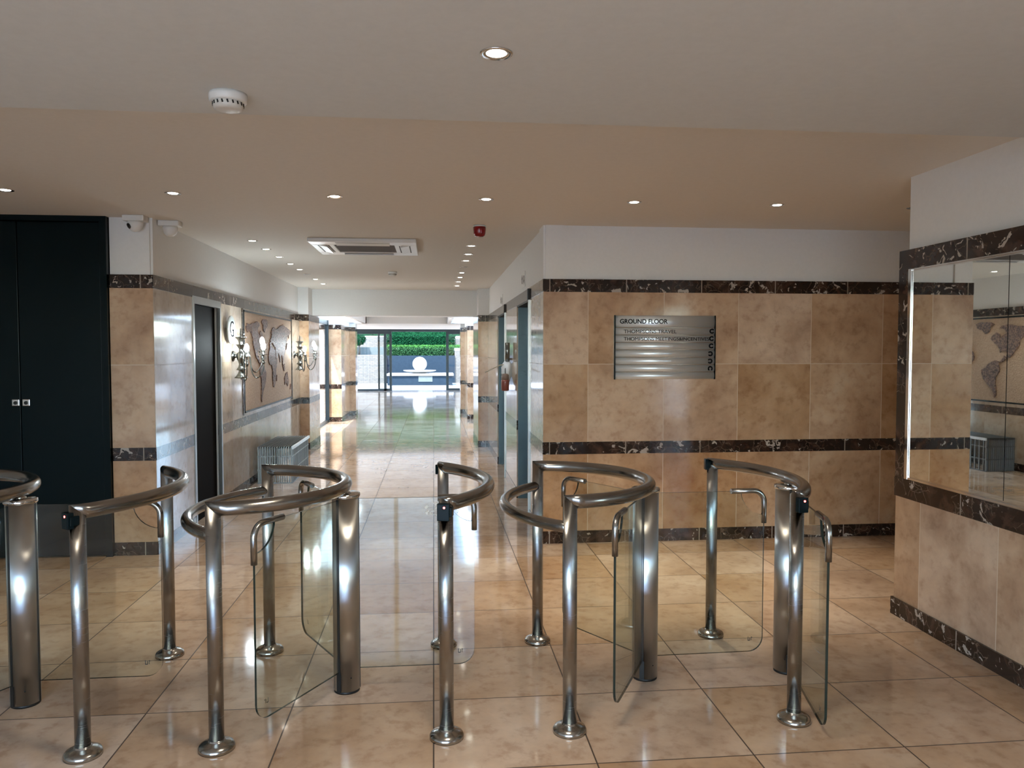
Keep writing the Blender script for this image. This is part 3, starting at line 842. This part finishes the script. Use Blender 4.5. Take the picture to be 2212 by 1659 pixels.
# ------------------------------------------------------------------ sconces
def sconce(y, label):
    t = thing('wall_sconce', label, 'wall lamp', (-2.08, y, 1.485), 'pewter wall sconces')
    MB().lathe([(.055, 0), (.055, .008), (.045, .018), (.022, .026), (.016, .04), (.016, .07)], (0, 0, 0), 28, axis=(1, 0, 0)).build('wall_plate', PEWTER, t)
    bx = .085
    MB().lathe([(0, -.245), (.008, -.240), (.008, -.232), (.066, -.228), (.068, -.222), (.050, -.205), (.033, -.180), (.022, -.150), (.046, -.143), (.048, -.138), (.030, -.115), (.020, -.085), (.030, -.05), (.040, -.035), (.043, -.015), (.043, .02), (.036, .035), (.022, .045), (.018, .065),
                (.020, .08), (.050, .118), (.053, .122), (.020, .124), (.020, .128), (.022, .145), (.032, .17), (.060, .195), (.064, .200), (.012, .202), (.006, .21), (.006, .285), (0, .288)], (bx, 0, 0), 28).build('body', PEWTER, t)
    MB().ball((bx + .012, .012, .24), .03, 16).build('crystal_ball', CRYSTAL, t)
    for ang, L, dz in ((-62, .225, -.02), (-6, .235, .0), (42, .245, .055)):
        a = math.radians(ang); ca, sa = math.cos(a), math.sin(a)
        def P(s, z): return (bx + ca * s, sa * s, z + dz)
        path = [(.04, -.0), (.065, .025), (.09, .005), (.10, -.06), (.108, -.14), (.13, -.20), (.165, -.225), (.20, -.20), (L - .006, -.14), (L, -.08), (L, -.055)]
        pp = []
        for i in range(len(path) - 1):      # smooth the bends
            for k in range(4):
                u = k / 4; i0 = max(0, i - 1); i3 = min(len(path) - 1, i + 2)
                q = []
                for d in (0, 1):
                    p0, p1, p2, p3 = path[i0][d], path[i][d], path[i + 1][d], path[i3][d]
                    q.append(.5 * (2 * p1 + (p2 - p0) * u + (2 * p0 - 5 * p1 + 4 * p2 - p3) * u * u + (3 * p1 - p0 - 3 * p2 + p3) * u ** 3))
                pp.append(P(*q))
        pp.append(P(*path[-1]))
        am = MB().tube(pp, .0065, 10)
        am.tube([P(.055 + .028 * math.cos(j * .6), .012 + .022 * math.sin(j * .6)) for j in range(11)], .005, 8)   # scroll
        am.lathe([(.010, -.085), (.019, -.055), (.006, -.052), (.006, .012), (.044, .016), (.046, .019), (.013, .020), (.013, .062), (.011, .064), (0, .064)], P(L, 0), 20)
        arm = am.build('arm', PEWTER, t)
        MB().ball(P(L, -.02), .031, 16).build('crystal_ball', CRYSTAL, arm)
        MB().lathe([(.010, .062), (.021, .082), (.025, .102), (.021, .124), (.011, .142), (0, .150)], P(L, 0), 18).build('bulb', BULB, arm)
    for a in (-.1, .1):
        pass
    return t
sconce(8.33, 'pewter three-arm wall sconce with crystal balls, beside the dark corridor door')
sconce(11.9, 'pewter three-arm wall sconce with crystal balls, farther down beyond the map')

# ------------------------------------------------------------------ round letter sign
t = thing('letter_disc', 'pale round disc with a dark letter standing off the corridor wall', 'sign', (-2.08, 8.15, 1.752))
MB().lathe([(.143, .03), (.143, .042), (.14, .044), (0, .044)], (0, 0, 0), 40, axis=(1, 0, 0)).build('disc', DISCM, t)
MB().lathe([(.02, 0), (.02, .031)], (0, 0, 0), 12, axis=(1, 0, 0)).build('stand_off', STEEL, t)
text_mesh('G', .235, 'letter', INK, t, (.0455, -.0, 0), FACE_X, depth=.001, bold=-.0025, align='CENTER')

# ------------------------------------------------------------------ map mosaic
MY0, MY1, MZ0, MZ1 = 8.79, 11.66, .855, 1.99
t = thing('map_mosaic', 'brown relief map of the world set in the corridor wall', 'artwork', (-2.08, MY0, MZ0))
MB().box(-.01, .006, .02, MY1 - MY0 - .02, .02, MZ1 - MZ0 - .02).build('ground_panel', MOSAIC, t)
b = MB()
W_, H_ = MY1 - MY0, MZ1 - MZ0
b.box(-.01, .014, 0, .02, 0, H_).box(-.01, .014, W_ - .02, W_, 0, H_).box(-.01, .014, 0, W_, 0, .02).box(-.01, .014, 0, W_, H_ - .02, H_)
b.build('frame', BLACK, t)
b = MB().box(-.01, .010, -.055, -.002, -.02, H_ + .015).box(-.01, .010, W_ + .002, W_ + .055, -.02, H_ + .015)
mo = b.build('marble_border', MARB3, t)
LANDS = {
 'north_america': [(-166, 66), (-160, 71), (-140, 70), (-125, 72), (-110, 74), (-95, 76), (-82, 74), (-78, 70), (-92, 66), (-94, 60), (-85, 56), (-80, 52), (-78, 60), (-70, 62), (-62, 57), (-56, 51), (-66, 45), (-71, 41), (-76, 36), (-81, 31), (-80, 26), (-84, 30), (-92, 29), (-97, 25), (-96, 19), (-89, 21), (-87, 16), (-83, 11), (-79, 8), (-85, 9), (-94, 15), (-104, 18), (-110, 24), (-116, 31), (-123, 38), (-124, 47), (-133, 55), (-145, 60), (-158, 57), (-164, 60)],
 'south_america': [(-79, 8), (-72, 12), (-62, 10), (-52, 5), (-48, 0), (-36, -6), (-38, -14), (-42, -23), (-49, -28), (-55, -35), (-62, -40), (-66, -46), (-69, -55), (-74, -50), (-73, -40), (-71, -28), (-71, -18), (-78, -10), (-81, -4), (-78, 2)],
 'greenland': [(-55, 66), (-50, 62), (-43, 60), (-38, 66), (-24, 71), (-20, 78), (-32, 82), (-55, 81), (-66, 77), (-56, 72)],
 'africa': [(-17, 15), (-16, 24), (-9, 32), (-5, 36), (10, 37), (20, 32), (33, 31), (37, 21), (43, 12), (51, 12), (47, 3), (40, -5), (40, -15), (35, -22), (32, -29), (26, -34), (18, -34), (14, -24), (12, -15), (13, -6), (9, 2), (6, 5), (-6, 5), (-13, 9)],
 'eurasia': [(-9, 37), (-9, 43), (-1, 44), (-4, 48), (3, 51), (8, 56), (11, 58), (5, 60), (10, 65), (20, 70), (30, 71), (45, 67), (60, 70), (70, 73), (90, 76), (105, 78), (125, 74), (145, 73), (165, 70), (178, 68), (176, 63), (162, 60), (160, 53), (154, 59), (140, 57), (140, 48), (130, 43), (127, 36), (122, 40), (119, 36), (121, 29), (112, 22), (107, 18), (109, 12), (104, 10), (101, 5), (104, 1), (98, 8), (96, 17), (90, 22), (82, 16), (79, 8), (74, 16), (71, 21), (60, 25), (55, 25), (59, 21), (52, 15), (44, 12), (39, 22), (35, 31), (36, 36), (27, 37), (23, 40), (18, 42), (12, 45), (17, 39), (11, 43), (3, 42), (-2, 36)],
 'australia': [(114, -22), (122, -17), (130, -12), (136, -12), (137, -17), (142, -11), (146, -19), (153, -26), (150, -37), (143, -39), (136, -34), (128, -32), (117, -35)],
 'madagascar': [(44, -16), (50, -14), (48, -24), (44, -25)],
 'new_zealand': [(173, -35), (178, -38), (171, -46), (167, -46)],
 'indonesia': [(96, 5), (104, -2), (106, -6), (116, -9), (119, -5), (118, 5), (110, 3), (104, 1)],
 'japan': [(130, 31), (136, 34), (141, 38), (145, 44), (141, 43), (137, 37)],
}
def ly(lon): return .06 + (lon + 170) / 352 * (W_ - .12)
def lz(lat): return .05 + (lat + 57) / 139 * (H_ - .11)
for nm, pl in LANDS.items():
    pts = []
    for i, (lo, la) in enumerate(pl):      # broken, chiselled coastlines
        lo2, la2 = pl[(i + 1) % len(pl)]
        for k in range(3):
            u = k / 3; j = 0 if k == 0 else 1.1
            pts.append((.006, ly(lo + (lo2 - lo) * u + random.uniform(-.8 * j, .8 * j)), lz(la + (la2 - la) * u + random.uniform(-.8 * j, .8 * j))))
    m = MB(); top = [m.bm.verts.new((p[0] + .010, p[1], p[2])) for p in pts]; low = [m.bm.verts.new(p) for p in pts]
    for tri in tessellate_polygon([[V(p) for p in pts]]):
        q = [top[i] for i in tri]
        if (q[1].co - q[0].co).cross(q[2].co - q[0].co).x < 0: q.reverse()
        try: m.bm.faces.new(q)
        except ValueError: pass
    for i in range(len(pts)):
        k = (i + 1) % len(pts); m.bm.faces.new((low[i], low[k], top[k], top[i]))
    m.build(nm, LAND, t)

# ------------------------------------------------------------------ bench
o = (-1.84, 9.2, 0)
t = thing('slatted_bench', 'low slatted steel bench against the corridor wall below the map', 'bench', o)
BW, BL, BH = .20, 1.2, .43
xs = [-BW + .012 + k * (2 * BW - .024) / 14 for k in range(15)]
m = MB()
for x in xs: m.box(x - .0045, x + .0045, 0, BL, BH - .03, BH)
m.build('seat_slats', SLATST, t)
for yy, nm in ((0, 'front_grille'), (BL - .03, 'rear_grille')):
    m = MB()
    for x in xs: m.box(x - .0045, x + .0045, yy, yy + .03, 0, BH - .03)
    for z in (.15, .31):
        m.box(-BW + .006, BW - .006, yy + .008, yy + .022, z, z + .012)
    m.box(-BW + .006, BW - .006, yy + .004, yy + .026, .0, .012)
    m.build(nm, SLATST, t)
for sx, nm in ((BW, 'side_grille'), (-BW + .012, 'wall_side_grille')):
    m = MB()
    for k in range(15):
        y = .04 + k * (BL - .1) / 14
        m.box(sx - .012, sx, y, y + .02, .0, BH - .03)
    for z in (.15, .31): m.box(sx - .010, sx - .002, 0, BL, z, z + .012)
    m.box(sx - .012, sx, 0, BL, 0, .012)
    m.build(nm, SLATST, t)
MB().box(BW - .004, BW + .012, -.002, BL, BH - .032, BH + .001).build('edge_rail', ALU, t)

# ------------------------------------------------------------------ lift arrows plates
for k, (y, z) in enumerate(((7.6, 2.235), (10.05, 2.19))):
    t = thing('lift_indicator', ['white lift arrow plate above the nearer lift', 'white lift arrow plate above the farther lift'][k], 'indicator', (.88, y, z), 'lift arrow plates')
    MB().box(-.008, 0, -.14, .14, -.075, .075).build('plate', PLASTIC, t, bevel=.003)
    for s in (-1, 1):
        MB().box(-.0092, -.007, s * .075 - .018, s * .075 + .018, -.035, .035).prism([(-.0092, s * .075 - .032, s * .01), (-.0092, s * .075 + .032, s * .01), (-.0092, s * .075, s * .055)], (.002, 0, 0)).build('arrow', INK, t)

# ------------------------------------------------------------------ tangle of gear hung between the lifts
o = (.86, 8.62, 1.4)
t = thing('hanging_gear', 'steel tube, white cloth, thin rod and brown-red bottle hung on the wall between the lifts', 'cleaning gear', o)
MB().lathe([(.026, 0), (.026, .21), (.022, .212), (0, .212)], (-.045, 0, .02), 18).build('steel_tube', PEWTER, t)
MB().tube([(0, 0, .05), (-.045, 0, .05)], .01, 10).build('wall_bracket', STEEL, t)
MB().tube([(-.03, 0, .0), (-.14, -.05, -.02), (-.30, -.10, -.095)], .006, 10).build('rod', CANE, t)
m = MB(); n = 20
ring = []
for j, (z, r) in enumerate(((.01, .035), (-.03, .06), (-.09, .062), (-.15, .045), (-.21, .025), (-.25, .006))):
    ring.append([m.bm.verts.new((-.05 + r * math.cos(2 * PI * k / n) * (1 + .25 * math.sin(5 * 2 * PI * k / n + j)), r * math.sin(2 * PI * k / n) * (1 + .25 * math.cos(4 * 2 * PI * k / n)), z - .02 * math.sin(3 * 2 * PI * k / n))) for k in range(n)])
for A, B in zip(ring, ring[1:]):
    for k in range(n):
        m.bm.faces.new((A[k], A[(k + 1) % n], B[(k + 1) % n], B[k])).smooth = True
m.bm.faces.new(ring[0]); m.bm.faces.new(ring[-1])
m.build('cloth', CLOTH, t)
bt = MB().lathe([(0, -.11), (.03, -.112), (.040, -.13), (.042, -.18)], (-.075, -.06, 0), 20).build('bottle_top', BOTTLE, t)
MB().lathe([(.042, -.18), (.044, -.20), (.043, -.29), (.036, -.30), (0, -.30)], (-.075, -.06, 0), 20).build('bottle_body', BOTRED, t)
MB().tube([(-.05, 0, .0), (-.075, -.06, -.06), (-.075, -.06, -.11)], .004, 8).build('bottle_loop', RUBBER, t)

# ------------------------------------------------------------------ garden beyond the far doors
def gx(px, Y): return (px - 937) * Y / F
def gz(py, Y): return H - (py - 758) * Y / F
struct(MB().box(gx(836, 38.5), gx(982, 38.5), 38.5, 38.75, -.05, gz(768, 38.5)).build('wall_fountain', NAVY))
struct(MB().box(-14, gx(836, 38.3), 38.3, 38.9, -.05, gz(766, 38.3)).build('wall_garden_left', STONEW))
struct(MB().box(-14, gx(845, 41), 41.2, 41.6, .5, gz(728, 41)).build('wall_garden_upper', STONEW))
struct(MB().box(-14, gx(838, 38.95), 38.9, 39.0, gz(766, 38.3), gz(750, 38.9)).build('planter_ledge', CONC))
b = MB().box(gx(982, 38.6), 12, 38.6, 39.0, -.05, gz(757, 38.6)).box(gx(981, 41), 12, 41.3, 41.7, .5, gz(731, 41))
struct(b.build('wall_garden_right', STONEW))
struct(MB().box(-14, 12, 39.0, 41.2, .6, gz(752, 39.6)).build('terrace_lower', WHITE))
struct(MB().box(-14, 12, 41.5, 60, .6, gz(726, 41.5)).build('terrace_upper', WHITE))
t = thing('fountain_plinth', 'long dark fountain plinth with a white stone slab top', 'plinth', (gx(908, 36), 36.6, 0))
o = (gx(908, 36), 36.6, 0)
MB().box(*rel(gx(838, 36), gx(977, 36), 36.05, 37.6, -.05, .395, o)).build('base', NAVY, t)
MB().box(*rel(gx(836.5, 36), gx(979.5, 36), 35.98, 37.7, .395, .49, o)).build('slab', WHITE, t, bevel=.01)
MB().box(*rel(gx(904, 36), gx(934, 36), 36.03, 36.06, .12, .38, o)).build('panel', CONC, t)
cx = gx(907, 37)
t = thing('fountain_bowl', 'shallow white stone dish on the slab under the sphere', 'bowl', (cx, 36.9, .49))
MB().lathe([(.30, 0), (.36, .03), (.62, .075), (.76, .12), (.76, .145), (.55, .12), (0, .10)], (0, 0, 0), 40).build('dish', WHITE, t)
tag(MB().ball((0, 0, 0), .335, 32).build('stone_sphere', WHITE), 'big white stone sphere in the fountain dish beyond the far doors', 'sphere').location = (cx, 36.9, .49 + .10 + .336)
def hedge(x0, x1, y0, y1, z0, z1, m, label, dens, size, mi2=None):
    t = thing('hedge', label, 'hedge', ((x0 + x1) / 2, (y0 + y1) / 2, z0), 'hedges above the fountain')
    cx, cy = (x0 + x1) / 2, (y0 + y1) / 2
    k = MB().box(x0 - cx + .06, x1 - cx - .06, y0 - cy + .06, y1 - cy - .06, 0, z1 - z0 - .06)
    def fn():
        if random.random() < .6: return (random.uniform(x0, x1) - cx, y0 - cy + random.uniform(-.05, .08), random.uniform(0, z1 - z0))
        return (random.uniform(x0, x1) - cx, random.uniform(y0, y1) - cy, z1 - z0 + random.uniform(-.08, .06))
    k.leaves(fn, dens, size, 1)
    if mi2 is not None:
        k.leaves(lambda: (random.uniform(x0, x1) - cx, random.uniform(y0, y1) - cy, z1 - z0 + random.uniform(-.02, .14)), dens // 3, size, 2)
    k.build('foliage', [LEAF1, m, mi2 or m], t)
hedge(gx(836, 38.8), gx(980.5, 38.8), 38.85, 39.4, gz(768, 38.8), gz(752, 38.8), LEAF3, 'low loose hedge growing along the top of the dark fountain wall', 4200, .05, LEAF2)
hedge(gx(838, 41), gx(983, 41), 40.3, 41.1, gz(748, 41), gz(727, 41), LEAF1, 'clipped dark green hedge in the middle tier', 5200, .05)
hedge(-9, 9, 43.2, 44.2, gz(727, 43.2), 4.6, LEAF1, 'tall hedge on the topmost terrace behind the others', 9000, .07, LEAF2)
m = MB()
m.leaves(lambda: (random.uniform(gx(838, 39.8), gx(995, 39.8)), random.uniform(39.5, 40.15), gz(752, 39.6) + random.uniform(0, .16)), 900, .05, 0)
fo = m.build('flowering_ground_cover', [LEAF2]); fo['kind'] = 'stuff'
tag(fo, 'pale flowering ground cover on the white ledge between the hedges', 'plants')
tx = gx(779, 38.6)
t = thing('garden_tree', 'small round-crowned tree standing on the pale ledge outside', 'tree', (tx, 38.6, gz(766, 38.3)))
MB().tube([(0, 0, 0), (.02, 0, .25), (-.01, 0, .55)], [.05, .04, .03], 10).build('trunk', BARK, t)
def crown():
    d = V((random.gauss(0, 1), random.gauss(0, 1), random.gauss(0, 1))).normalized() * random.uniform(.25, 1) ** .5
    return (d.x * .36 - .02, d.y * .36, d.z * .30 + .74)
MB().leaves(crown, 1500, .05).build('crown', LEAF1, t)
# street side, seen only in reflections and as daylight behind the viewer
# ------------------------------------------------------------------ light
wd = bpy.data.worlds.new('sky'); S.world = wd; wd.use_nodes = True
nt = wd.node_tree; bg = nt.nodes['Background']
sky = N(nt, 'ShaderNodeTexSky', sky_type='NISHITA'); sky.sun_disc = False; sky.sun_elevation = math.radians(56); sky.sun_rotation = math.radians(215); sky.altitude = 1500
nt.links.new(sky.outputs[0], bg.inputs[0]); bg.inputs[1].default_value = 2.05
sun = bpy.data.lights.new('sun', 'SUN'); sun.energy = 22.; sun.angle = .009; sun.color = (.97, 1., 1.)
so = bpy.data.objects.new('sun', sun); COL.objects.link(so)
so.rotation_euler = V((.26, .46, -.85)).to_track_quat('-Z', 'Y').to_euler()
def portal(loc, d, sx, sy):
    l = bpy.data.lights.new('portal', 'AREA'); l.shape = 'RECTANGLE'; l.size = sx; l.size_y = sy; l.cycles.is_portal = True
    o = bpy.data.objects.new('portal', l); COL.objects.link(o); o.location = loc
    o.rotation_euler = V(d).to_track_quat('-Z', 'Z').to_euler()
portal(((FX0 + FX1) / 2, -2.68, 1.2), (0, 1, 0), FX1 - FX0, 2.35)
portal((-2.36, 15.3, 1.1), (1, 0, 0), 3.6, 2.1)
portal((1.2, 15.7, 1.1), (-1, 0, 0), 3.5, 2.1)
portal((-.9, 30.75, 1.2), (0, -1, 0), 5., 2.4)
portal((-3.6, 24.9, 1.1), (1, 0, 0), 11., 2.1)
portal((1.8, 24.9, 1.1), (-1, 0, 0), 11., 2.1)
S.view_settings.view_transform = 'Standard'; S.view_settings.look = 'None'; S.view_settings.gamma = 1.; S.view_settings.use_curve_mapping = False
S.view_settings.exposure = 0.
S.cycles.max_bounces = 10; S.cycles.diffuse_bounces = 5; S.cycles.glossy_bounces = 6; S.cycles.transparent_max_bounces = 24
S.cycles.caustics_reflective = False; S.cycles.caustics_refractive = False; S.cycles.sample_clamp_indirect = 6.
